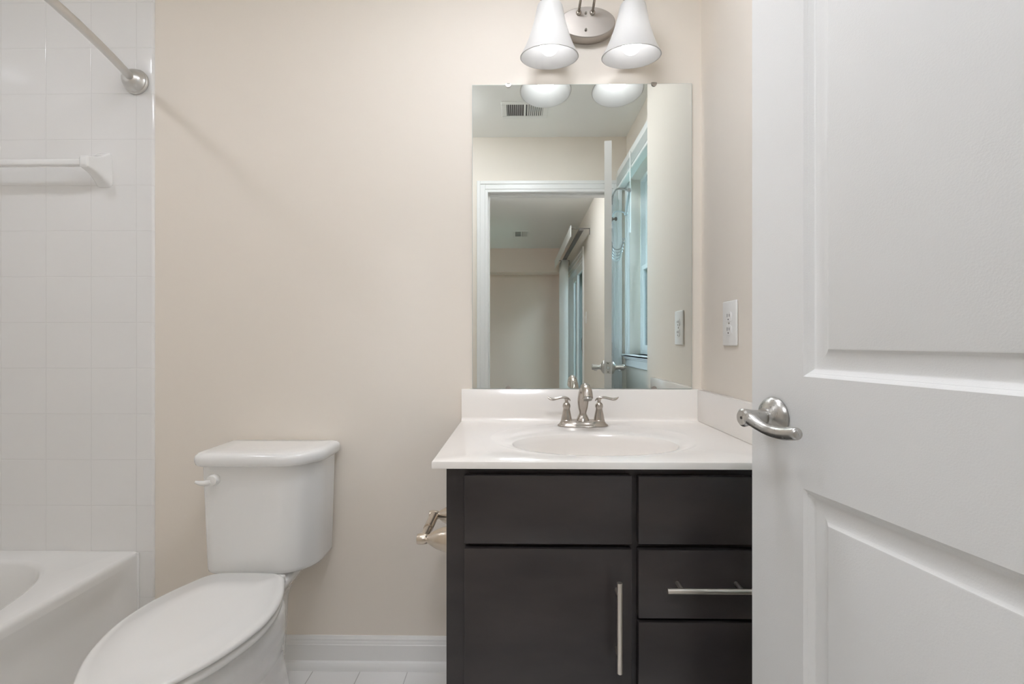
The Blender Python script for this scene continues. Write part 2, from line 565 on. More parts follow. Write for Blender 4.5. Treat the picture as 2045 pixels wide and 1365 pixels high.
def lever_set(s, y0, hole):
    """lever on the face at local y0, pointing outward by s"""
    zc, bx = 0.9705, 0.0565
    h = thing_part('lever_handle', door)
    bm = new()
    lathe(bm, [(0.0325, 0.0), (0.0335, 0.003), (0.0325, 0.006), (0.029, 0.010), (0.022, 0.0145), (0.0155, 0.018), (0.0145, 0.022)], (bx, y0, zc), (0, s, 0), 48)
    r = local_obj('rosette', bm, M['satin'], h)
    bm = new()
    P = lambda t, n, z: (bx + t, y0 + s * n, zc + z)
    lathe(bm, [(0.0118, 0.020), (0.0118, 0.030), (0.0128, 0.045), (0.0148, 0.056), (0.0150, 0.060), (0.0120, 0.0628)], (bx, y0, zc), (0, s, 0), 32)
    tube(bm, [P(-0.006, 0.052, 0.0012), P(0.010, 0.0535, -0.0005), P(0.028, 0.0515, -0.008), P(0.048, 0.047, -0.0135), P(0.070, 0.044, -0.0135), P(0.090, 0.043, -0.010), P(0.0985, 0.043, -0.0085), P(0.1015, 0.043, -0.008)],
         [0.0085, 0.0105, 0.0088, 0.0088, 0.0098, 0.0100, 0.0085, 0.003], 20, 6, 1.0)
    l = local_obj('lever', bm, M['satin'], h)
    if hole:
        bm = new(); lathe(bm, [(0.0024, 0.0), (0.0024, 0.0012)], (bx, y0 + s * 0.0622, zc), (0, s, 0), 16)
        local_obj('release_hole', bm, M['slot'], h)
    else:
        bm = new(); lathe(bm, [(0.0042, 0.0), (0.0042, 0.006), (0.003, 0.008)], (bx, y0 + s * 0.0622, zc), (0, s, 0), 20)
        local_obj('privacy_button', bm, M['satin'], h)
    return h


def thing_part(name, parent):
    o = bpy.data.objects.new(name, None)
    o.empty_display_size = 0.02
    col.objects.link(o)
    o.parent = parent
    return o


lever_set(-1, 0.0, True)
lever_set(1, DT, False)
bm = new(); box(bm, -0.0016, 0.0, 0.006, 0.029, 0.9415, 0.9995, 0.0006, 1)
lp = local_obj('latch_plate', bm, M['satin'], door)
bm = new(); lathe(bm, [(0.0075, 0.0), (0.0075, 0.006), (0.006, 0.009)], (-0.001, 0.0175, 0.9705), (-1, 0, 0), 20)
local_obj('latch_bolt', bm, M['steelgrey'], lp)
for dz in (-0.021, 0.021):
    bm = new(); lathe(bm, [(0.0036, 0.0), (0.003, 0.0008)], (-0.0016, 0.0175, 0.9705 + dz), (-1, 0, 0), 14)
    local_obj('screw', bm, M['grey'], lp)
for hz in (0.22, 1.05, 1.86):
    bm = new()
    lathe(bm, [(0.006, -0.045), (0.006, 0.045)], (DW + 0.004, DT + 0.004, hz), (0, 0, 1), 16)
    box(bm, DW - 0.0005, DW + 0.0012, 0.004, DT, hz - 0.044, hz + 0.044)
    local_obj('hinge', bm, M['satin'], door)

DM = door.matrix_world.copy()


def on_door(name, label, cat, x, z):
    """a thing fixed to the far face of the door; own frame: x along door, y out of that face"""
    o = thing(name, label, cat)
    o.matrix_world = DM @ Matrix.Translation((x, DT, z))
    o['label'] = label; o['category'] = cat
    return o


tb = on_door('towel_bar', 'grey metal towel bar on the hidden face of the open door, seen in the mirror', 'towel bar', 0.068, 1.852)
L_ = 0.415
for x in (0.0, L_):
    bm = new()
    tube(bm, [(x, 0.004, -0.045), (x, 0.010, -0.012), (x, 0.026, 0.008), (x, 0.052, 0.008), (x, 0.080, -0.002)], 0.0042, 12)
    box(bm, x - 0.008, x + 0.008, 0.0005, 0.005, -0.065, -0.025, 0.001, 1)
    local_obj('arm', bm, M['steelgrey'], tb)
bm = new(); tube(bm, [(-0.006, 0.085, -0.004), (L_ + 0.006, 0.085, -0.004)], 0.0065, 16)
local_obj('rail', bm, M['steelgrey'], tb)
for x in (-0.010, L_ + 0.010):
    bm = new(); bmesh.ops.create_uvsphere(bm, u_segments=16, v_segments=10, radius=0.0115, matrix=Matrix.Translation((x, 0.085, -0.004)))
    local_obj('finial', bm, M['steelgrey'], tb)
hr = on_door('hook_rack', 'grey metal rack of curled hooks below the towel bar, seen in the mirror', 'hook rack', 0.06, 1.58)
bm = new(); box(bm, -0.01, 0.36, 0.0005, 0.004, -0.004, 0.016, 0.001, 1)
local_obj('backplate', bm, M['steelgrey'], hr)
for k in range(5):
    x = 0.008 + k * 0.084
    bm = new()
    tube(bm, [(x, 0.004, 0.014), (x, 0.006, -0.006), (x, 0.022, -0.021), (x, 0.042, -0.018), (x, 0.052, 0.004), (x, 0.058, 0.026)], 0.0034, 10)
    hk = local_obj('hook', bm, M['steelgrey'], hr)
    bm = new(); bmesh.ops.create_uvsphere(bm, u_segments=14, v_segments=8, radius=0.0068, matrix=Matrix.Translation((x, 0.059, 0.030)))
    local_obj('ball_tip', bm, M['steelgrey'], hk)
rh = on_door('robe_hook', 'single dark knob hook between towel bar and hook rack, seen in the mirror', 'hook', 0.07, 1.712)
bm = new(); lathe(bm, [(0.011, 0.0), (0.011, 0.003), (0.005, 0.006), (0.005, 0.014), (0.010, 0.018), (0.009, 0.025), (0.003, 0.028)], (0, 0.0005, 0), (0, 1, 0), 20)
local_obj('knob', bm, M['grey'], rh)

# ------------------------------------------------------------------ bathtub
TX0, TX1, TY0, TY1, TZ = XL + R + 0.001, -1.2872, YF + 0.002, -R - 0.001, 0.388
N = 96
cx, cy = (-1.348 - 1.985) / 2, (-0.083 - 1.44) / 2
ha, hb = (1.985 - 1.348) / 2, (1.44 - 0.083) / 2


def sup(a, b, n, c=(0, 0), z=0.0, N_=N, off=0.0):
    out = []
    for i in range(N_):
        t = 2 * PI * (i + off) / N_
        ct, st = math.cos(t), math.sin(t)
        out.append((c[0] + a * math.copysign(abs(ct) ** (2 / n), ct), c[1] + b * math.copysign(abs(st) ** (2 / n), st), z))
    return out


def rect_like(ring, x0, x1, y0, y1, c, z):
    out = []
    for (x, y, _) in ring:
        dx, dy = x - c[0], y - c[1]
        s = 1e9
        if dx > 1e-9: s = min(s, (x1 - c[0]) / dx)
        if dx < -1e-9: s = min(s, (x0 - c[0]) / dx)
        if dy > 1e-9: s = min(s, (y1 - c[1]) / dy)
        if dy < -1e-9: s = min(s, (y0 - c[1]) / dy)
        out.append([c[0] + dx * s, c[1] + dy * s, z])
    for cxn, cyn in ((x0, y0), (x0, y1), (x1, y0), (x1, y1)):
        b = min(out, key=lambda p: (p[0] - cxn) ** 2 + (p[1] - cyn) ** 2)
        b[0], b[1] = cxn, cyn
    return [tuple(p) for p in out]


tub = thing('bathtub', 'white alcove bathtub between the tiled walls', 'bathtub', ((TX0 + TX1) / 2, (TY0 + TY1) / 2, 0))
inner = sup(ha, hb, 2.7, (cx, cy), TZ)
bm = new()
rings = [rect_like(inner, TX0 + 0.02, TX1 - 0.02, TY0 + 0.02, TY1 - 0.02, (cx, cy), 0.355),
         rect_like(inner, TX0, TX1, TY0, TY1, (cx, cy), 0.355)]
for a in (0, 22, 45, 67, 90):
    r_ = 0.016
    d = r_ * (1 - math.cos(math.radians(a)))
    rings.append(rect_like(inner, TX0, TX1 - d, TY0, TY1, (cx, cy), TZ - r_ + r_ * math.sin(math.radians(a))))
rings.append(sup(ha + 0.012, hb + 0.012, 2.7, (cx, cy), TZ))
rings.append(sup(ha + 0.004, hb + 0.004, 2.7, (cx, cy), TZ - 0.003))
rings.append(sup(ha - 0.004, hb - 0.004, 2.7, (cx, cy), TZ - 0.012))
for f, zz, n in ((0.97, 0.34, 2.7), (0.945, 0.26, 2.8), (0.92, 0.17, 2.9), (0.88, 0.11, 3.0), (0.80, 0.08, 3.0), (0.5, 0.072, 2.6), (0.1, 0.07, 2.2)):
    rings.append(sup(ha * f, hb * (f * 0.5 + 0.5) * (f if f < 0.85 else 1) , n, (cx, cy), zz))
loft(bm, rings, True, False, True)
obj('basin', bm, M['tub'], tub, 40)
# apron: flush border, gently recessed field
bm = new()
ny, nz = 60, 24
rows = []


def sm(t):
    t = max(0.0, min(1.0, t))
    return t * t * (3 - 2 * t)


for i in range(ny + 1):
    y = TY1 + (TY0 - TY1) * (i / ny) ** 1.0
    e = min(sm((TY1 - y) / 0.11), sm((y - TY0) / 0.11))
    row = []
    for k in range(nz + 1):
        z = 0.3555 + (0.0 - 0.3555) * k / nz
        d = 0.026 * e * sm((0.362 - z) / 0.12)
        row.append((TX1 - d, y, z))
    rows.append(row)
loft(bm, rows, False, False, False)
obj('apron', bm, M['tub'], tub, 50)
bm = new(); box(bm, TX1 - 0.004, TX1 + 0.0045, -R - 0.006, -R - 0.0005, 0.0, TZ - 0.004, 0.0018, 2)
obj('caulk_bead', bm, M['chalk'], tub)
bm = new(); lathe(bm, [(0.036, 0.0), (0.036, 0.003), (0.030, 0.007), (0.012, 0.009)], (cx, -0.128, 0.285), (0, -1, 0.12), 32)
# ------------------------------------------------------------------ ceramic towel bar on the tile
bm.free()
cb = thing('ceramic_towel_bar', 'white ceramic towel bar on the tiles above the bathtub', 'towel bar', (-1.7, -R, 1.677))


def ceramic_post(xc, mirror):
    bm = new()
    rings = []
    for hx, hz, d, sh in ((0.027, 0.058, 0.0, 0), (0.027, 0.058, 0.003, 0), (0.0258, 0.0562, 0.006, 0), (0.0235, 0.0465, 0.016, 0.001), (0.0210, 0.0355, 0.030, 0.002), (0.0185, 0.0265, 0.048, 0.003), (0.0170, 0.0210, 0.065, 0.003), (0.0155, 0.0185, 0.076, 0.003), (0.010, 0.012, 0.080, 0.003)):
        rings.append([(xc + p[0], -R - d, 1.677 + p[1] + sh) for p in sup(hx, hz, 6, N_=48)])
    loft(bm, rings)
    return obj('post', bm, M['porcelain'], cb, 30)


ceramic_post(-1.4025, 1)
ceramic_post(-1.955, -1)
bm = new(); box(bm, -1.950, -1.407, -R - 0.071, -R - 0.050, 1.669, 1.691, 0.005, 3)
obj('rail', bm, M['porcelain'], cb)

# ------------------------------------------------------------------ curved shower rod
sr = thing('shower_rod', 'curved brushed nickel shower rod over the bathtub edge', 'shower rod', (-1.29, -0.75, 1.975))
pts = []
y0r, y1r = -R - 0.028, YF + 0.028
for i in range(25):
    s = i / 24
    y = y0r + (y1r - y0r) * s
    pts.append((-1.2885 + 0.118 * (1 - (1 - 2 * s) ** 2), y, 1.975))
bm = new(); tube(bm, pts, 0.0125, 20, 2)
obj('rod', bm, M['rod'], sr, 60)
for yy, s, lx in ((-R, -1, 1), (YF, 1, -1)):
    bm = new()
    lathe(bm, [(0.0415, 0.0), (0.0425, 0.004), (0.041, 0.007), (0.0385, 0.0085), (0.0385, 0.013), (0.036, 0.0155), (0.033, 0.024), (0.027, 0.033), (0.019, 0.039), (0.0145, 0.041)], (-1.2926, yy, 1.975), (0, s, 0), 48)
    obj('flange', bm, M['rod'], sr, 30)

# ------------------------------------------------------------------ toilet
tx = -0.777
toilet = thing('toilet', 'white two-piece toilet with closed lid between bathtub and vanity', 'toilet', (tx, -0.35, 0))


def outline(side, off=0.0, n=64, z=0.0):
    """closed egg outline from half-width table [(y, half)] front to back"""
    pts = catmull([(y, h, 0) for y, h in side], 8)
    res = [(tx - 0.005 + p.y * 0.968, p.x, z) for p in pts] + [(tx - 0.005 - p.y * 0.968, p.x, z) for p in reversed(pts[1:-1])]
    return res


def resample(poly, n):
    P = [Vector(p) for p in poly]
    L = [0.0]
    for i in range(len(P)):
        L.append(L[-1] + (P[(i + 1) % len(P)] - P[i]).length)
    out = []
    k = 0
    for i in range(n):
        d = L[-1] * i / n
        while L[k + 1] < d:
            k += 1
        t = (d - L[k]) / max(L[k + 1] - L[k], 1e-9)
        out.append(P[k].lerp(P[(k + 1) % len(P)], t))
    return out


LID = [(-0.722, 0.0), (-0.717, 0.036), (-0.698, 0.070), (-0.664, 0.103), (-0.606, 0.140), (-0.545, 0.165), (-0.474, 0.181), (-0.405, 0.178), (-0.345, 0.163), (-0.285, 0.137), (-0.252, 0.118), (-0.234, 0.092), (-0.229, 0.06), (-0.228, 0.0)]


def inset(poly, d):
    """shrink towards the inside by moving along the normals"""
    n = len(poly)
    out = []
    for i in range(n):
        a, b = Vector(poly[i - 1]), Vector(poly[(i + 1) % n])
        t = (b - a); t.z = 0
        if t.length < 1e-9:
            out.append(Vector(poly[i])); continue
        t.normalize()
        nn = Vector((-t.y, t.x, 0))
        out.append(Vector(poly[i]) + nn * d)
    return out


LO = resample(outline(LID), 120)
# orientation so that positive inset goes inward
area = sum(LO[i].x * LO[(i + 1) % 120].y - LO[(i + 1) % 120].x * LO[i].y for i in range(120))
IN = 1 if area > 0 else -1


def lay(d, z):
    return [(p.x, p.y, z) for p in inset(LO, IN * d)]


def shr(f, z):
    return [(tx + (p.x - tx) * f, -0.46 + (p.y + 0.46) * f, z) for p in inset(LO, IN * 0.026)]


bm = new()
loft(bm, [lay(0.012, 0.4160), lay(0.004, 0.4160), lay(0.001, 0.4175), lay(0.0, 0.4205), lay(0.0012, 0.4245), lay(0.005, 0.4275), lay(0.011, 0.4298), lay(0.0225, 0.4300), lay(0.0240, 0.4315), shr(0.62, 0.4336), shr(0.3, 0.4342), shr(0.05, 0.4344)])
obj('seat_lid', bm, M['plastic'], toilet, 50)
bm = new()
loft(bm, [lay(0.016, 0.3935), lay(0.006, 0.3935), lay(0.0035, 0.3955), lay(0.003, 0.401), lay(0.0045, 0.4085), lay(0.009, 0.4115), lay(0.020, 0.4115)])
obj('seat', bm, M['plastic'], toilet, 50)
for s in (-1, 1):
    bm = new(); box(bm, tx + s * 0.072 - 0.024, tx + s * 0.072 + 0.024, -0.236, -0.212, 0.3895, 0.416, 0.006, 3)
    obj('hinge', bm, M['plastic'], toilet)


def egg(yb, yf, hw, z, n=64, back=0.35):
    """egg ring: widest part at 'back' of the length from the rear"""
    L = yb - yf
    ym = yb - L * back
    out = []
    for i in range(n):
        t = 2 * PI * i / n
        c, s = math.cos(t), math.sin(t)
        y = ym + (s * (yb - ym) if s > 0 else s * (ym - yf))
        e = 2.0 if s <= 0 else 2.6
        x = hw * math.copysign(abs(c) ** (2 / e), c)
        if s > 0:
            y = ym + (yb - ym) * abs(s) ** (2 / e)
        out.append((tx + x, y, z))
    return out


bm = new()
loft(bm, [egg(-0.10, -0.575, 0.108, 0.0), egg(-0.10, -0.575, 0.108, 0.012), egg(-0.105, -0.565, 0.098, 0.03), egg(-0.11, -0.555, 0.087, 0.08), egg(-0.13, -0.565, 0.088, 0.14), egg(-0.16, -0.60, 0.101, 0.20), egg(-0.19, -0.645, 0.127, 0.255), egg(-0.215, -0.68, 0.147, 0.305),
          egg(-0.235, -0.700, 0.1570, 0.345), egg(-0.24, -0.704, 0.1585, 0.370), egg(-0.242, -0.702, 0.1570, 0.384), egg(-0.246, -0.694, 0.150, 0.3895)])
# rear deck under the tank
rings = []
for z, hw, yb, yf in ((0.0, 0.040, -0.10, -0.30), (0.02, 0.040, -0.10, -0.30), (0.06, 0.038, -0.09, -0.30), (0.20, 0.040, -0.065, -0.30), (0.275, 0.040, -0.06, -0.31), (0.305, 0.048, -0.055, -0.31), (0.330, 0.060, -0.05, -0.31), (0.352, 0.076, -0.045, -0.30), (0.370, 0.089, -0.04, -0.29), (0.386, 0.094, -0.04, -0.28), (0.393, 0.090, -0.044, -0.27)):
    ym, hy = (yb + yf) / 2, (yb - yf) / 2
    rings.append([(tx + p[0], ym + p[1], z) for p in sup(hw, hy, 5, N_=48)])
loft(bm, rings)
bowl = obj('bowl', bm, M['porcelain'], toilet, 60)
rm = bowl.modifiers.new('remesh', 'REMESH'); rm.mode = 'VOXEL'; rm.voxel_size = 0.0055; rm.use_smooth_shade = True
smo = bowl.modifiers.new('smooth', 'SMOOTH'); smo.factor = 0.5; smo.iterations = 14


def tank_ring(hw, yb, yf, r, z, c=0.781, rb=0.012):
    hw += 0.009
    rl, rr_ = r * 0.55, r * 1.45
    """rounded rectangle, wide radius on the two front corners"""
    out = []
    def arc(px, py, rad, a0, a1, n=12):
        for i in range(n + 1):
            a = math.radians(a0 + (a1 - a0) * i / n)
            out.append((px + rad * math.cos(a), py + rad * math.sin(a), z))
    x0, x1 = -c - hw, -c + hw
    arc(x1 - rb, yb - rb, rb, 90, 0, 5)
    # front corners as slightly soft ellipses
    arc(x1 - rr_, yf + rr_, rr_, 0, -90)
    arc(x0 + rl, yf + rl, rl, -90, -180)
    arc(x0 + rb, yb - rb, rb, 180, 90, 5)
    return out


bm = new()
loft(bm, [tank_ring(0.140, -0.030, -0.186, 0.068, 0.4035), tank_ring(0.1475, -0.022, -0.194, 0.072, 0.4050), tank_ring(0.1510, -0.018, -0.198, 0.074, 0.4095), tank_ring(0.1525, -0.017, -0.199, 0.075, 0.418),
          tank_ring(0.156, -0.016, -0.203, 0.075, 0.56), tank_ring(0.160, -0.015, -0.207, 0.075, 0.70), tank_ring(0.1605, -0.015, -0.2075, 0.075, 0.735)])
obj('tank', bm, M['porcelain'], toilet, 40)
bm = new()
loft(bm, [tank_ring(0.162, -0.022, -0.212, 0.075, 0.7305), tank_ring(0.171, -0.014, -0.220, 0.078, 0.7305), tank_ring(0.1745, -0.0115, -0.2235, 0.080, 0.7335), tank_ring(0.1765, -0.0105, -0.2255, 0.081, 0.742),
          tank_ring(0.1768, -0.0102, -0.2258, 0.081, 0.752), tank_ring(0.1745, -0.0115, -0.2235, 0.081, 0.7605), tank_ring(0.168, -0.0155, -0.217, 0.079, 0.7665), tank_ring(0.156, -0.023, -0.206, 0.077, 0.7690), tank_ring(0.10, -0.055, -0.17, 0.05, 0.7697)])
obj('tank_lid', bm, M['porcelain'], toilet, 50)
bm = new()
lathe(bm, [(0.0155, -0.012), (0.0165, 0.004), (0.0165, 0.016), (0.0150, 0.021), (0.008, 0.023)], (-0.896, -0.204, 0.6905), (0, -1, 0), 28)
tube(bm, [(-0.898, -0.220, 0.688), (-0.912, -0.223, 0.684), (-0.926, -0.227, 0.685), (-0.939, -0.231, 0.6895)], [0.0095, 0.0085, 0.0065, 0.0035], 14)
obj('flush_lever', bm, M['plastic'], toilet)

# ------------------------------------------------------------------ vanity cabinet
CX0, CX1, CY, CZT = -0.162, 0.6045, -0.527, 0.8192
van = thing('vanity_cabinet', 'dark espresso vanity cabinet below the white sink top', 'cabinet', ((CX0 + CX1) / 2, -0.26, 0))
bm = new()
box(bm, CX0, CX0 + 0.016, CY + 0.019, -0.014, 0.0, CZT); box(bm, CX1 - 0.016, CX1, CY + 0.019, -0.014, 0.0, CZT)
box(bm, CX0 + 0.016, CX1 - 0.016, -0.022, -0.014, 0.0, CZT); box(bm, CX0 + 0.016, CX1 - 0.016, CY + 0.019, -0.022, 0.10, 0.116)
obj('carcass', bm, M['espresso'], van, 0)
bm = new()
for x0, x1 in ((CX0, CX0 + 0.052), (0.238, 0.277), (CX1 - 0.05, CX1)):
    box(bm, x0, x1, CY, CY + 0.019, 0.10, CZT, 0.0008, 1)
for z0, z1 in ((0.785, CZT), (0.632, 0.660), (0.10, 0.13)):
    box(bm, CX0 + 0.052, 0.238, CY + 0.0005, CY + 0.0185, z0, z1); box(bm, 0.277, CX1 - 0.05, CY + 0.0005, CY + 0.0185, z0, z1)
box(bm, 0.277, CX1 - 0.05, CY + 0.0005, CY + 0.0185, 0.468, 0.498)
obj('face_frame', bm, M['espresso'], van, 0)
bm = new(); box(bm, CX0 + 0.016, CX1 - 0.016, CY + 0.07, CY + 0.085, 0.0, 0.10)
obj('toe_kick', bm, M['espresso'], van, 0)
FY0, FY1 = -0.5465, -0.5275
LX0, LX1, RX0, RX1 = -0.1197, 0.2503, 0.2646, 0.5635


def front(name, x0, x1, z0, z1):
    bm = new(); box(bm, x0, x1, FY0, FY1, z0, z1, 0.0018, 2)
    return obj(name, bm, M['espresso'], van)


def bar_pull(parent, c, length, vertical, span=0.128):
    ax = Vector((0, 0, 1)) if vertical else Vector((1, 0, 0))
    c = Vector(c)
    h = thing_part('bar_pull', parent)
    bm = new(); y = -0.581
    tube(bm, [tuple(c - ax * length / 2 + Vector((0, y, 0))), tuple(c + ax * length / 2 + Vector((0, y, 0)))], 0.006, 20)
    for s in (-1, 1):
        p = c + ax * s * span / 2
        tube(bm, [tuple(p + Vector((0, y, 0))), tuple(p + Vector((0, FY0 + 0.0006, 0)))], 0.0045, 14)
    o = obj('bar_pull', bm, M['bar'], parent)
    bpy.data.objects.remove(h)
    o.name = 'bar_pull'
    o['label'] = 'satin nickel bar pull'
    return o


front('false_drawer_front', LX0, LX1, 0.650, 0.801)
front('false_drawer_front', RX0, RX1, 0.651, 0.7995)
dr = front('cabinet_door', LX0, LX1, 0.120, 0.6393)
bar_pull(dr, (0.2162, 0, 0.4875), 0.1925, True)
d2 = front('drawer', RX0, RX1, 0.4878, 0.638)
bar_pull(d2, (0.4135, 0, 0.5668), 0.1925, False)
d3 = front('drawer', RX0, RX1, 0.120, 0.479)
bar_pull(d3, (0.4135, 0, 0.2995), 0.1925, False)

# ------------------------------------------------------------------ sink top
SX, SY = 0.2, -0.352
top = thing('vanity_sink', 'white moulded sink top with backsplash on the dark cabinet', 'sink', (0.21, -0.28, 0.82))
VX0, VX1, VY0, VY1, VZ0, VZ1 = -0.1895, 0.6138, -0.5597, -0.0005, 0.8194, 0.835
bm = new()
N2 = 160
ov = sup(0.2145, 0.132, 2.0, (SX, SY), VZ1, N2)
c0 = (SX, -0.300)
oval = sup(0.278, 0.208, 2.1, c0, VZ1, N2)


def rr(z, d=0.0):
    return rect_like(oval, VX0 + d, VX1 - d * 0, VY0 + d, VY1, c0, z)


rings = [sup(0.235, 0.150, 2.0, (SX, SY), VZ0, N2), rr(VZ0), rr(VZ0 + 0.001), rr(VZ1 - 0.003), rr(VZ1 - 0.0008, 0.0008), rr(VZ1, 0.003),
         oval, sup(0.274, 0.204, 2.1, c0, VZ1 - 0.0003, N2), sup(0.270, 0.200, 2.1, c0, VZ1 - 0.0014, N2),
         sup(0.242, 0.160, 2.05, (SX, SY + 0.012), VZ1 - 0.0020, N2), sup(0.222, 0.139, 2.0, (SX, SY), VZ1 - 0.0030, N2), sup(0.2155, 0.133, 2.0, (SX, SY), VZ1 - 0.0062, N2), sup(0.2125, 0.1300, 2.0, (SX, SY), VZ1 - 0.012, N2), sup(0.2105, 0.1282, 2.0, (SX, SY), VZ1 - 0.020, N2)]
for f, dz in ((0.975, 0.038), (0.950, 0.062), (0.895, 0.090), (0.79, 0.112), (0.60, 0.125), (0.34, 0.131), (0.11, 0.133)):
    rings.append(sup(0.2125 * f, 0.130 * f, 2.0, (SX, SY + 0.005 * (1 - f)), VZ1 - dz, N2))
loft(bm, rings, True, False, True)
# underside of the bowl
und = [sup(0.235, 0.150, 2.0, (SX, SY), VZ0, N2)]
for f, dz in ((1.0, 0.05), (0.97, 0.095), (0.85, 0.128), (0.4, 0.146)):
    und.append(sup(0.225 * f, 0.142 * f, 2.0, (SX, SY), VZ1 - dz, N2))
loft(bm, und, True, False, True)
bmesh.ops.remove_doubles(bm, verts=bm.verts[:], dist=1e-6)
obj('basin_slab', bm, M['marble'], top, 30)
bm = new()
# backsplash with a small cove at its foot
prof = [(0.0, 0.0), (0.028, 0.0), (0.0235, 0.0025), (0.0205, 0.007), (0.020, 0.012), (0.020, 0.1005), (0.0175, 0.1035), (0.0, 0.104)]
extrude_profile(bm, prof, (VX0 + 0.0005, -0.0006, VZ1), (VX1, -0.0006, VZ1), (0, -1, 0), (0, 0, 1))
obj('backsplash', bm, M['marble'], top, 40)
bm = new(); box(bm, 0.5925, VX1, -0.545, -0.0215, VZ1 + 0.0002, VZ1 + 0.1035, 0.002, 2)
obj('side_splash', bm, M['marble'], top)
bm = new(); lathe(bm, [(0.022, 0.0), (0.022, 0.002), (0.017, 0.004), (0.004, 0.0035)], (SX, SY + 0.004, VZ1 - 0.133), (0, 0, 1), 32)
obj('drain', bm, M['nickel'], top)

# ------------------------------------------------------------------ faucet
FX, FYc, FZ = 0.2017, -0.112, VZ1 - 0.0016
fa = thing('faucet', 'brushed nickel two-handle faucet on the white sink top', 'faucet', (FX, FYc, FZ))
bm = new()


def stad(hw, hd, z, n=64):
    """peanut-like base outline: two round lobes joined by a waist"""
    out = []
    for i in range(n):
        t = 2 * PI * i / n
        c, s = math.cos(t), math.sin(t)
        x = hw * math.copysign(abs(c) ** 0.75, c)
        w = 1.0 - 0.10 * math.cos(PI * x / hw * 2) * (1 if abs(x) < hw * 0.6 else 0) * (1 - abs(x) / (hw * 0.6)) 
        y = hd * s * w
        out.append((FX + x, FYc + y, FZ + z))
    return out


loft(bm, [stad(0.0775, 0.0275, 0.0), stad(0.0795, 0.029, 0.0025), stad(0.0785, 0.028, 0.0048), stad(0.0735, 0.0245, 0.0085), stad(0.0700, 0.0225, 0.0135), stad(0.0685, 0.0215, 0.0175), stad(0.066, 0.0195, 0.0190)])
obj('base', bm, M['nickel'], fa, 35)
bm = new()
z0 = FZ + 0.0175
tube(bm, [(FX, FYc, z0), (FX, FYc, z0 + 0.006), (FX, FYc, z0 + 0.015), (FX, FYc - 0.001, z0 + 0.024), (FX, FYc - 0.002, z0 + 0.040), (FX, FYc - 0.005, z0 + 0.060), (FX, FYc - 0.012, z0 + 0.080), (FX, FYc - 0.027, z0 + 0.098), (FX, FYc - 0.050, z0 + 0.1085), (FX, FYc - 0.075, z0 + 0.108), (FX, FYc - 0.094, z0 + 0.098), (FX, FYc - 0.1035, z0 + 0.082)],
     [0.0212, 0.0190, 0.0148, 0.0112, 0.0150, 0.0172, 0.0162, 0.0140, 0.0128, 0.0138, 0.0150, 0.0156], 28, 6)
obj('spout', bm, M['nickel'], fa, 60)
bm = new(); tube(bm, [(FX, FYc - 0.1033, z0 + 0.0825), (FX, FYc - 0.1058, z0 + 0.0770)], 0.0128, 24)
obj('aerator', bm, M['satin'], fa)
bm = new(); tube(bm, [(FX, FYc + 0.022, z0), (FX, FYc + 0.022, z0 + 0.100)], 0.0022, 10); lathe(bm, [(0.003, 0.0), (0.0048, 0.003), (0.0048, 0.008), (0.002, 0.011)], (FX, FYc + 0.022, z0 + 0.098), (0, 0, 1), 16)
obj('lift_rod', bm, M['nickel'], fa)
for s in (-1, 1):
    hx = FX + s * 0.0508
    bm = new()
    lathe(bm, [(0.0178, 0.0), (0.0178, 0.0018), (0.0168, 0.003), (0.0150, 0.014), (0.0125, 0.026), (0.0105, 0.035), (0.0104, 0.038), (0.0122, 0.043), (0.0122, 0.048), (0.0108, 0.052), (0.0085, 0.055), (0.0065, 0.0565)], (hx, FYc, z0), (0, 0, 1), 32)
    h = obj('handle', bm, M['nickel'], fa, 30)
    bm = new()
    zt = z0 + 0.055
    lathe(bm, [(0.0062, 0.0), (0.0052, 0.005), (0.0060, 0.010), (0.0085, 0.0145)], (hx, FYc, zt), (0, 0, 1), 20)
    tube(bm, [(hx - s * 0.0125, FYc - 0.001, zt + 0.0065), (hx - s * 0.007, FYc, zt + 0.0125), (hx + s * 0.002, FYc, zt + 0.0165), (hx + s * 0.016, FYc - 0.001, zt + 0.0170), (hx + s * 0.034, FYc - 0.002, zt + 0.0130), (hx + s * 0.046, FYc - 0.003, zt + 0.0118), (hx + s * 0.054, FYc - 0.003, zt + 0.0145), (hx + s * 0.0605, FYc - 0.003, zt + 0.0190)],
         [0.0012, 0.0036, 0.0052, 0.0052, 0.0056, 0.0062, 0.0048, 0.0012], 14, 6, 0.72)
    obj('lever', bm, M['nickel'], h, 60)

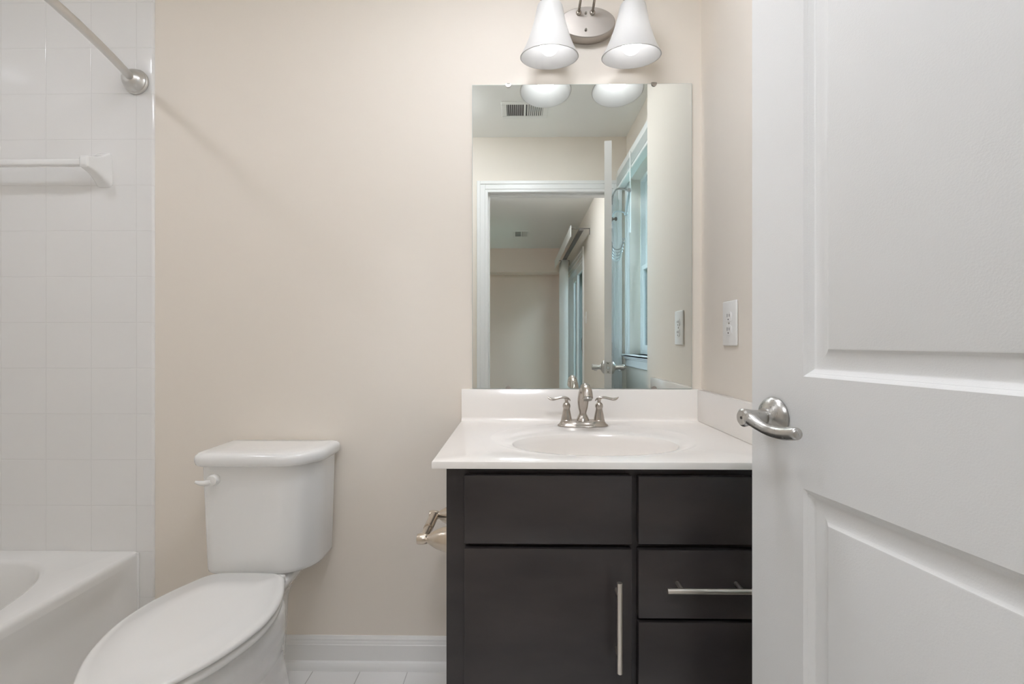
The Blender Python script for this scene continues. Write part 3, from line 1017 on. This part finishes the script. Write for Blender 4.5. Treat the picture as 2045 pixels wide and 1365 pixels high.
# ------------------------------------------------------------------ mirror and its clips
MX0, MX1, MZ0, MZ1 = -0.1548, 0.5803, 0.9396, 1.9592
mi = thing('mirror', 'large frameless wall mirror above the sink', 'mirror', ((MX0 + MX1) / 2, 0, MZ0))
bm = new(); box(bm, MX0, MX1, -0.0058, -0.0008, MZ0, MZ1)
obj('mirror_edge', bm, M['edge'], mi, 0)
bm = new()
v = [bm.verts.new(p) for p in ((MX0 + 0.001, -0.0061, MZ0 + 0.001), (MX1 - 0.001, -0.0061, MZ0 + 0.001), (MX1 - 0.001, -0.0061, MZ1 - 0.001), (MX0 + 0.001, -0.0061, MZ1 - 0.001))]
bm.faces.new(v)
obj('silvered_glass', bm, M['mirror'], mi, 0)
for x, z, up, lab in ((-0.0335, MZ1, 1, 'small metal clip on the top mirror edge near the left lamp'), (0.4535, MZ1, 1, 'small metal clip on the top mirror edge near the right lamp'),
                      (-0.0335, MZ0, -1, 'small metal clip on the bottom mirror edge, left of the faucet'), (0.4535, MZ0, -1, 'small metal clip on the bottom mirror edge, near the outlet')):
    cl = thing('mirror_clip', lab, 'clip', (x, -0.0062, z), 0, 'mirror clips')
    bm = new()
    w = 0.0095
    rings = []
    for d in (0.0004, 0.0026):
        rr_ = [(-w, -d, 0.003 * up), (-w, -d, 0.0)] + [(-w * math.cos(a), -d, -up * w * math.sin(a)) for a in [PI * i / 12 for i in range(1, 12)]] + [(w, -d, 0.0), (w, -d, 0.003 * up)]
        rings.append([(a, b - 0.0, c) for a, b, c in rr_])
    loft(bm, rings)
    if up > 0:
        box(bm, -0.006, 0.006, -0.0026, 0.0056, 0.0008, 0.0036)
    local_obj('tab', bm, M['plate'], cl)

# ------------------------------------------------------------------ vanity light
vl = thing('vanity_light', 'brushed nickel wall light with two frosted bell shades above the mirror', 'wall light', (0.2275, 0, 2.148))
PXc, PZc = 0.2275, 2.148
bm = new()


def plate_ring(k, y, d=0.0):
    return [(PXc + (0.094 - d) * math.cos(2 * PI * i / 72), y, PZc + (0.0535 - d) * math.sin(2 * PI * i / 72)) for i in range(72)]


loft(bm, [plate_ring(0, -0.0005), plate_ring(0, -0.006, -0.001), plate_ring(0, -0.012, 0.0), plate_ring(0, -0.026, 0.001), plate_ring(0, -0.033, 0.0022), plate_ring(0, -0.035, 0.0045)])
obj('backplate', bm, M['plate'], vl, 28)
for z in (2.176, 2.121):
    bm = new(); lathe(bm, [(0.0042, 0.0), (0.0042, 0.003), (0.0030, 0.007), (0.0012, 0.010)], (PXc - 0.006, -0.0352, z), (0, -1, 0), 18)
    obj('finial', bm, M['satin'], vl)
TILT = math.radians(9.0)
for s, hx, ax0 in ((-1, 0.0975, 0.1985), (1, 0.3535, 0.2435)):
    bm = new()
    tube(bm, [(ax0, -0.0345, 2.1775), (ax0, -0.060, 2.182), (ax0, -0.095, 2.192), (ax0 + s * 0.004, -0.122, 2.214), (ax0 + s * 0.022, -0.134, 2.236), (hx - s * 0.045, -0.136, 2.246), (hx - s * 0.012, -0.134, 2.236), (hx, -0.133, 2.214), (hx, -0.1325, 2.188)], 0.0042, 14)
    lathe(bm, [(0.009, 0.0), (0.009, 0.003), (0.006, 0.006)], (ax0, -0.0352, 2.1775), (0, -1, 0), 18)
    obj('arm', bm, M['nickel'], vl, 60)
    # local frame of a lamp: axis from rim centre up along the tilted axis
    T = Matrix.Translation((hx, -0.106, 1.989)) @ Matrix.Rotation(TILT, 4, 'X')
    bm = new()
    lathe(bm, [(0.011, 0.206), (0.016, 0.204), (0.030, 0.197), (0.0385, 0.184), (0.0395, 0.178), (0.036, 0.1745), (0.012, 0.1735), (0.009, 0.166), (0.010, 0.1585), (0.016, 0.1575), (0.016, 0.122), (0.0135, 0.110)], (0, 0, 0), (0, 0, 1), 40)
    bm.transform(T)
    obj('socket', bm, M['nickel'], vl, 30)
    outer = [(0.0168, 0.1565), (0.026, 0.1565), (0.0335, 0.1530), (0.0385, 0.1465), (0.0412, 0.137), (0.0445, 0.120), (0.0495, 0.100), (0.0570, 0.076), (0.0665, 0.050), (0.0770, 0.026), (0.0862, 0.009), (0.0915, 0.0)]
    innr = [(r - 0.0030, h - (0.003 if h > 0.15 else 0.0005)) for r, h in reversed(outer)]
    innr[-1] = (0.0168, 0.1535)
    bm = new()
    lathe(bm, outer + [(0.0905, -0.0008)] + innr + [outer[0]], (0, 0, 0), (0, 0, 1), 72, False, False)
    bmesh.ops.remove_doubles(bm, verts=bm.verts[:], dist=1e-6)
    bm.transform(T)
    obj('shade', bm, M['frosted'], vl, 40)
    bm = new()
    R0 = 0.0305
    prof = [(0.0004, 0.006)] + [(R0 * math.sin(a), 0.006 + R0 - R0 * math.cos(a)) for a in [PI * i / 24 for i in range(1, 17)]] + [(0.0215, 0.060), (0.017, 0.072), (0.0138, 0.086), (0.0130, 0.1095)]
    lathe(bm, prof, (0, 0, 0), (0, 0, 1), 40)
    bm.transform(T)
    obj('bulb', bm, M['bulb'], vl, 50)

# ------------------------------------------------------------------ outlet on the wall beside the vanity
ot = thing('outlet', 'white double power outlet on the wall beside the vanity', 'outlet', (XR, -0.2206, 1.150))
bm = new(); box(bm, XR - 0.0065, XR - 0.0002, -0.2652, -0.176, 1.085, 1.215, 0.004, 3)
obj('cover_plate', bm, M['outlet'], ot)
for dz in (0.0195, -0.0195):
    bm = new()
    rg = [[(XR - d, -0.2206 + p[0], 1.150 + dz + p[1]) for p in sup(a, b, 3.2, N_=40)] for d, a, b in ((0.006, 0.0172, 0.0145), (0.0082, 0.0172, 0.0145), (0.0090, 0.0160, 0.0133))]
    loft(bm, rg)
    rc = obj('receptacle', bm, M['outlet'], ot, 30)
    for dy, hh in ((-0.0064, 0.0040), (0.0064, 0.0048)):
        bm = new(); box(bm, XR - 0.0095, XR - 0.0088, -0.2206 + dy - 0.0011, -0.2206 + dy + 0.0011, 1.150 + dz + 0.003 - hh, 1.150 + dz + 0.003 + hh)
        obj('slot', bm, M['slot'], rc, 0)
    bm = new(); lathe(bm, [(0.0023, 0.0), (0.0023, 0.0007)], (XR - 0.0088, -0.2206, 1.150 + dz - 0.0085), (-1, 0, 0), 14)
    obj('slot', bm, M['slot'], rc, 0)
bm = new(); lathe(bm, [(0.0032, 0.0), (0.0028, 0.001)], (XR - 0.0064, -0.2206, 1.150), (-1, 0, 0), 16)
obj('screw', bm, M['nickel'], ot)

# ------------------------------------------------------------------ toilet paper holder on the cabinet side
tp = thing('toilet_paper_holder', 'empty nickel toilet paper holder on the side of the vanity', 'toilet paper holder', (CX0, -0.40, 0.629))
for y in (-0.472, -0.318):
    bm = new()
    lathe(bm, [(0.0300, 0.0005), (0.0300, 0.004), (0.0290, 0.008), (0.0265, 0.018), (0.0215, 0.032), (0.0150, 0.044), (0.0105, 0.0505), (0.0100, 0.053), (0.0112, 0.056), (0.0128, 0.064), (0.0128, 0.073), (0.0112, 0.0775), (0.006, 0.079)], (CX0, y, 0.629), (-1, 0, 0), 40)
    obj('post', bm, M['taupe'], tp, 30)
bm = new(); tube(bm, [(CX0 - 0.064, -0.465, 0.629), (CX0 - 0.064, -0.392, 0.629)], 0.0095, 24); tube(bm, [(CX0 - 0.064, -0.410, 0.629), (CX0 - 0.064, -0.326, 0.629)], 0.0118, 24)
obj('roller', bm, M['taupe'], tp, 30)

# ------------------------------------------------------------------ ceiling registers


def register(name, x0, x1, y0, y1, label):
    r = thing(name, label, 'air vent', ((x0 + x1) / 2, (y0 + y1) / 2, HC), 0)
    bm = new()
    f = 0.030
    zt, zb = HC - 0.0004, HC - 0.006
    box(bm, x0, x1, y0, y0 + f, zb, zt, 0.002, 1); box(bm, x0, x1, y1 - f, y1, zb, zt, 0.002, 1)
    box(bm, x0, x0 + f, y0 + f, y1 - f, zb, zt, 0.002, 1); box(bm, x1 - f, x1, y0 + f, y1 - f, zb, zt, 0.002, 1)
    xm = (x0 + x1) / 2
    box(bm, xm - 0.006, xm + 0.006, y0 + f, y1 - f, zb, zt)
    obj('frame', bm, M['vent'], r)
    bm = new(); box(bm, x0 + f, x1 - f, y0 + f, y1 - f, HC - 0.0012, HC - 0.0003)
    obj('duct_opening', bm, M['ventdark'], r, 0)
    n = 18
    for k in range(n):
        xx = x0 + f + (x1 - x0 - 2 * f) * (k + 0.5) / n
        if abs(xx - xm) < 0.008:
            continue
        bm = new()
        t = 0.0012 if xx < xm else -0.0030
        p = [(xx - t, zb + 0.0004), (xx - t + 0.0016, zb + 0.0004), (xx + t + 0.0016, zt - 0.001), (xx + t, zt - 0.001)]
        loft(bm, [[(a, y0 + f, b) for a, b in p], [(a, y1 - f, b) for a, b in p]])
        obj('louver', bm, M['vent'], r, 0)
    return r


register('ceiling_vent', -0.097, 0.172, -1.256, -1.060, 'white louvered vent in the bathroom ceiling, seen in the mirror')
register('ceiling_vent', -0.067, 0.141, -4.46, -4.13, 'white louvered vent in the next room ceiling, through the doorway')

# ------------------------------------------------------------------ ceiling lights: bathtub lamp, the rest added as unseen fill


def disc_light(name, label, x, y, r, m, domed=False, z=HC):
    t = thing(name, label, 'ceiling light', (x, y, z))
    bm = new(); lathe(bm, [(r + 0.02, 0.0004), (r + 0.02, 0.004), (r + 0.012, 0.010), (r + 0.001, 0.012), (r + 0.001, 0.0006)], (x, y, z), (0, 0, -1), 48)
    obj('trim_ring', bm, M['vent'], t)
    bm = new()
    if domed:
        lathe(bm, [(r, 0.0125)] + [(r * math.cos(a) ** 0.6, 0.014 + 0.085 * math.sin(a)) for a in [PI / 2 * i / 12 for i in range(12)]] + [(0.001, 0.099)], (x, y, z), (0, 0, -1), 48)
    else:
        lathe(bm, [(r, 0.0125), (r, 0.014), (r * 0.7, 0.0165), (0.001, 0.018)], (x, y, z), (0, 0, -1), 48)
    obj('lens', bm, m, t)
    return t


disc_light('recessed_or_fill_light', 'round recessed ceiling light over the bathtub', -1.62, -0.80, 0.07, M['down'])
disc_light('recessed_or_fill_light', 'unseen round fill light added in the ceiling over the vanity', 0.02, -0.69, 0.16, M['vanity_fill'])
disc_light('bath_fill_light', 'unseen round fill light added on the bathroom ceiling in place of bounced flash', -0.50, -1.05, 0.12, M['bath_fill'], True)
disc_light('bedroom_fill_light', 'unseen round fill light added on the next room ceiling, shining through the doorway', 0.02, -2.35, 0.16, M['bed_fill'], True)

# ------------------------------------------------------------------ bathroom window
win = thing('window_1', 'white sash window beside the open door, seen in the mirror', 'window', (XE, (WY0 + WY1) / 2, WZ0), kind='structure')
bm = new()
for a, b, t in ((0.0, 0.052, 0.012), (0.036, 0.060, 0.018)):
    box(bm, XE - t, XE - 0.0003, WY0 - b, WY0 - a, WZ0, WZ1 + b, 0.002, 1); box(bm, XE - t, XE - 0.0003, WY1 + a, WY1 + b, WZ0, WZ1 + b, 0.002, 1)
    box(bm, XE - t, XE - 0.0003, WY0 - a, WY1 + a, WZ1 + a, WZ1 + b, 0.002, 1)
obj('casing', bm, M['trim'], win)
bm = new(); box(bm, XE - 0.042, XE + 0.09, WY0 + 0.001, WY1 - 0.001, WZ0 - 0.018, WZ0, 0.002, 1); box(bm, XE - 0.042, XE - 0.0003, WY0 - 0.072, WY1 + 0.062, WZ0 - 0.018, WZ0 - 0.0005, 0.005, 2)
obj('sill', bm, M['trim'], win)
bm = new(); box(bm, XE - 0.016, XE - 0.0003, WY0 - 0.058, WY1 + 0.058, WZ0 - 0.078, WZ0 - 0.018, 0.003, 1); box(bm, XE - 0.022, XE - 0.0003, WY0 - 0.058, WY1 + 0.058, WZ0 - 0.034, WZ0 - 0.0182, 0.003, 1)
obj('apron', bm, M['trim'], win)
bm = new()
fx0, fx1 = XE + 0.066, XE + 0.115
box(bm, fx0, fx1, WY0, WY0 + 0.022, WZ0, WZ1); box(bm, fx0, fx1, WY1 - 0.022, WY1, WZ0, WZ1); box(bm, fx0, fx1, WY0 + 0.022, WY1 - 0.022, WZ1 - 0.022, WZ1); box(bm, fx0, fx1, WY0 + 0.022, WY1 - 0.022, WZ0, WZ0 + 0.022)
obj('frame', bm, M['vinyl'], win)
for nm, xa, z0_, z1_ in (('lower_sash', XE + 0.068, WZ0 + 0.022, 1.575), ('upper_sash', XE + 0.092, 1.548, WZ1 - 0.022)):
    bm = new(); xb = xa + 0.022
    ya, yb = WY0 + 0.022, WY1 - 0.022
    box(bm, xa, xb, ya, ya + 0.032, z0_, z1_, 0.002, 1); box(bm, xa, xb, yb - 0.032, yb, z0_, z1_, 0.002, 1)
    box(bm, xa, xb, ya + 0.032, yb - 0.032, z0_, z0_ + 0.034, 0.002, 1); box(bm, xa, xb, ya + 0.032, yb - 0.032, z1_ - 0.030, z1_, 0.002, 1)
    sa = obj(nm, bm, M['vinyl'], win)
    bm = new(); box(bm, xa + 0.009, xa + 0.013, ya + 0.030, yb - 0.030, z0_ + 0.032, z1_ - 0.028)
    obj('pane', bm, M['glass'], sa, 0)

bl = thing('window_blind', 'raised white slat blind at the top of the window, seen in the mirror', 'blind', (XE - 0.04, (WY0 + WY1) / 2, 2.19))
bm = new(); box(bm, XE - 0.062, XE - 0.020, WY0 - 0.09, WY1 + 0.05, 2.172, 2.212, 0.002, 1)
obj('headrail', bm, M['blind'], bl)
for k in range(9):
    bm = new(); zz = 2.165 - k * 0.0065
    box(bm, XE - 0.066, XE - 0.018, WY0 - 0.085, WY1 + 0.045, zz - 0.0022, zz)
    obj('slat', bm, M['blind'], bl, 0)
bm = new(); box(bm, XE - 0.064, XE - 0.020, WY0 - 0.085, WY1 + 0.045, 2.090, 2.107, 0.003, 1)
obj('bottom_rail', bm, M['blind'], bl)
bm = new(); tube(bm, [(XE - 0.070, WY0 - 0.072, 2.19), (XE - 0.072, WY0 - 0.073, 1.6), (XE - 0.074, WY0 - 0.074, 1.08)], 0.0018, 8)
cd = obj('cord', bm, M['cord'], bl)
bm = new(); lathe(bm, [(0.002, 0.03), (0.006, 0.022), (0.0065, 0.004), (0.003, 0.0)], (XE - 0.074, WY0 - 0.074, 1.055), (0, 0, 1), 12)
obj('tassel', bm, M['cord'], cd)
bm = new(); tube(bm, [(XE - 0.070, -1.12, 2.18), (XE - 0.071, -1.12, 1.72)], 0.0042, 10)
obj('wand', bm, M['cord'], bl)

# ------------------------------------------------------------------ bedroom sliding door and vertical blind
sd = thing('door_2', 'sliding glass door of the next room, seen in the mirror', 'sliding door', (XE, (SY0 + SY1) / 2, 0), kind='structure')
bm = new()
for a, b, t in ((0.0, 0.055, 0.012), (0.04, 0.065, 0.018)):
    box(bm, XE - t, XE - 0.0003, SY0 - b, SY0 - a, 0, SZ1 + b, 0.002, 1); box(bm, XE - t, XE - 0.0003, SY1 + a, SY1 + b, 0, SZ1 + b, 0.002, 1); box(bm, XE - t, XE - 0.0003, SY0 - a, SY1 + a, SZ1 + a, SZ1 + b, 0.002, 1)
obj('casing', bm, M['trim'], sd)
bm = new()
box(bm, XE + 0.02, XE + 0.13, SY0, SY0 + 0.03, 0, SZ1); box(bm, XE + 0.02, XE + 0.13, SY1 - 0.03, SY1, 0, SZ1); box(bm, XE + 0.02, XE + 0.13, SY0 + 0.03, SY1 - 0.03, SZ1 - 0.04, SZ1); box(bm, XE + 0.02, XE + 0.13, SY0 + 0.03, SY1 - 0.03, 0, 0.03)
obj('frame', bm, M['vinyl'], sd)
ym = (SY0 + SY1) / 2
for xa, ya, yb in ((XE + 0.035, ym - 0.04, SY1 - 0.03), (XE + 0.085, SY0 + 0.03, ym + 0.04)):
    bm = new(); xb = xa + 0.038
    z0_, z1_ = 0.03, SZ1 - 0.04
    box(bm, xa, xb, ya, ya + 0.075, z0_, z1_, 0.003, 1); box(bm, xa, xb, yb - 0.075, yb, z0_, z1_, 0.003, 1); box(bm, xa, xb, ya + 0.075, yb - 0.075, z0_, z0_ + 0.09, 0.003, 1); box(bm, xa, xb, ya + 0.075, yb - 0.075, z1_ - 0.08, z1_, 0.003, 1)
    pn = obj('sliding_panel', bm, M['vinyl'], sd)
    bm = new(); box(bm, xa + 0.017, xa + 0.021, ya + 0.072, yb - 0.072, z0_ + 0.088, z1_ - 0.078)
    obj('pane', bm, M['glass'], pn, 0)
    if ya > ym - 0.1:
        bm = new(); tube(bm, [(xa - 0.002, yb - 0.045, 0.98), (xa - 0.035, yb - 0.045, 1.0), (xa - 0.038, yb - 0.045, 1.07), (xa - 0.035, yb - 0.045, 1.14), (xa - 0.002, yb - 0.045, 1.16)], 0.007, 12)
        obj('pull_handle', bm, M['grey'], pn)

vb = thing('vertical_blind', 'white vertical blind drawn aside at the sliding door, seen in the mirror', 'blind', (0.62, -4.1, 2.17))
bm = new(); box(bm, 0.512, 0.520, -5.05, -3.05, 2.125, 2.24, 0.002, 1)
obj('valance', bm, M['blind'], vb)
bm = new(); box(bm, 0.600, 0.640, -5.0, -3.05, 2.186, 2.216, 0.003, 1)
obj('head_rail', bm, M['grey'], vb)
for y in (-3.10, -4.95):
    bm = new(); box(bm, 0.52, XE - 0.0005, y - 0.008, y + 0.008, 2.217, 2.224); box(bm, XE - 0.004, XE - 0.0005, y - 0.012, y + 0.012, 2.16, 2.224)
    obj('bracket', bm, M['grey'], vb, 0)
for k in range(14):
    y = -5.02 + k * 0.026
    bm = new()
    prof = [(-0.044, 0.0), (-0.022, 0.004), (0.0, 0.0055), (0.022, 0.004), (0.044, 0.0)]
    a = math.radians(8)
    up = [(0.618 + p * math.cos(a), y + q + p * math.sin(a)) for p, q in prof]
    dn = [(x_, y_ - 0.0012) for x_, y_ in reversed(up)]
    loft(bm, [[(x_, y_, 0.03) for x_, y_ in up + dn], [(x_, y_, 2.186) for x_, y_ in up + dn]])
    obj('vane', bm, M['blind'], vb, 30)
bm = new(); box(bm, XE - 0.006, XE - 0.0003, -3.375, -3.30, 1.29, 1.41, 0.002, 1)
sp_ = thing('switch_plate', 'white light switch on the wall before the sliding door, seen in the mirror', 'light switch', (XE, -3.34, 1.35))
obj('cover_plate', bm, M['outlet'], sp_)
bm = new(); box(bm, XE - 0.012, XE - 0.006, -3.343, -3.332, 1.338, 1.362, 0.001, 1)
obj('toggle', bm, M['outlet'], sp_)

# ------------------------------------------------------------------ outside
bm = new(); box(bm, XE + 0.15, 16, -16, 8, -0.35, -0.30)
lawn = struct('ground', bm, M['grass'], 'green lawn outside the windows', 'lawn', 0)
bm = new()
bmesh.ops.create_grid(bm, x_segments=1, y_segments=1, size=0.001)
bm.clear()
for k in range(420):
    y = random.uniform(-13, 6); z = random.uniform(-0.1, 5.5); x = 9.2 + random.uniform(-0.5, 0.5)
    bmesh.ops.create_icosphere(bm, subdivisions=2, radius=random.uniform(0.35, 0.6), matrix=Matrix.Translation((x, y, z)))
for vv in bm.verts:
    vv.co += Vector((random.uniform(-1, 1), random.uniform(-1, 1), random.uniform(-1, 1))) * 0.05
hg = obj('hedge', bm, M['leaf'])
tag(hg, 'dark green hedge outside beyond the windows', 'hedge')
hg['kind'] = 'stuff'
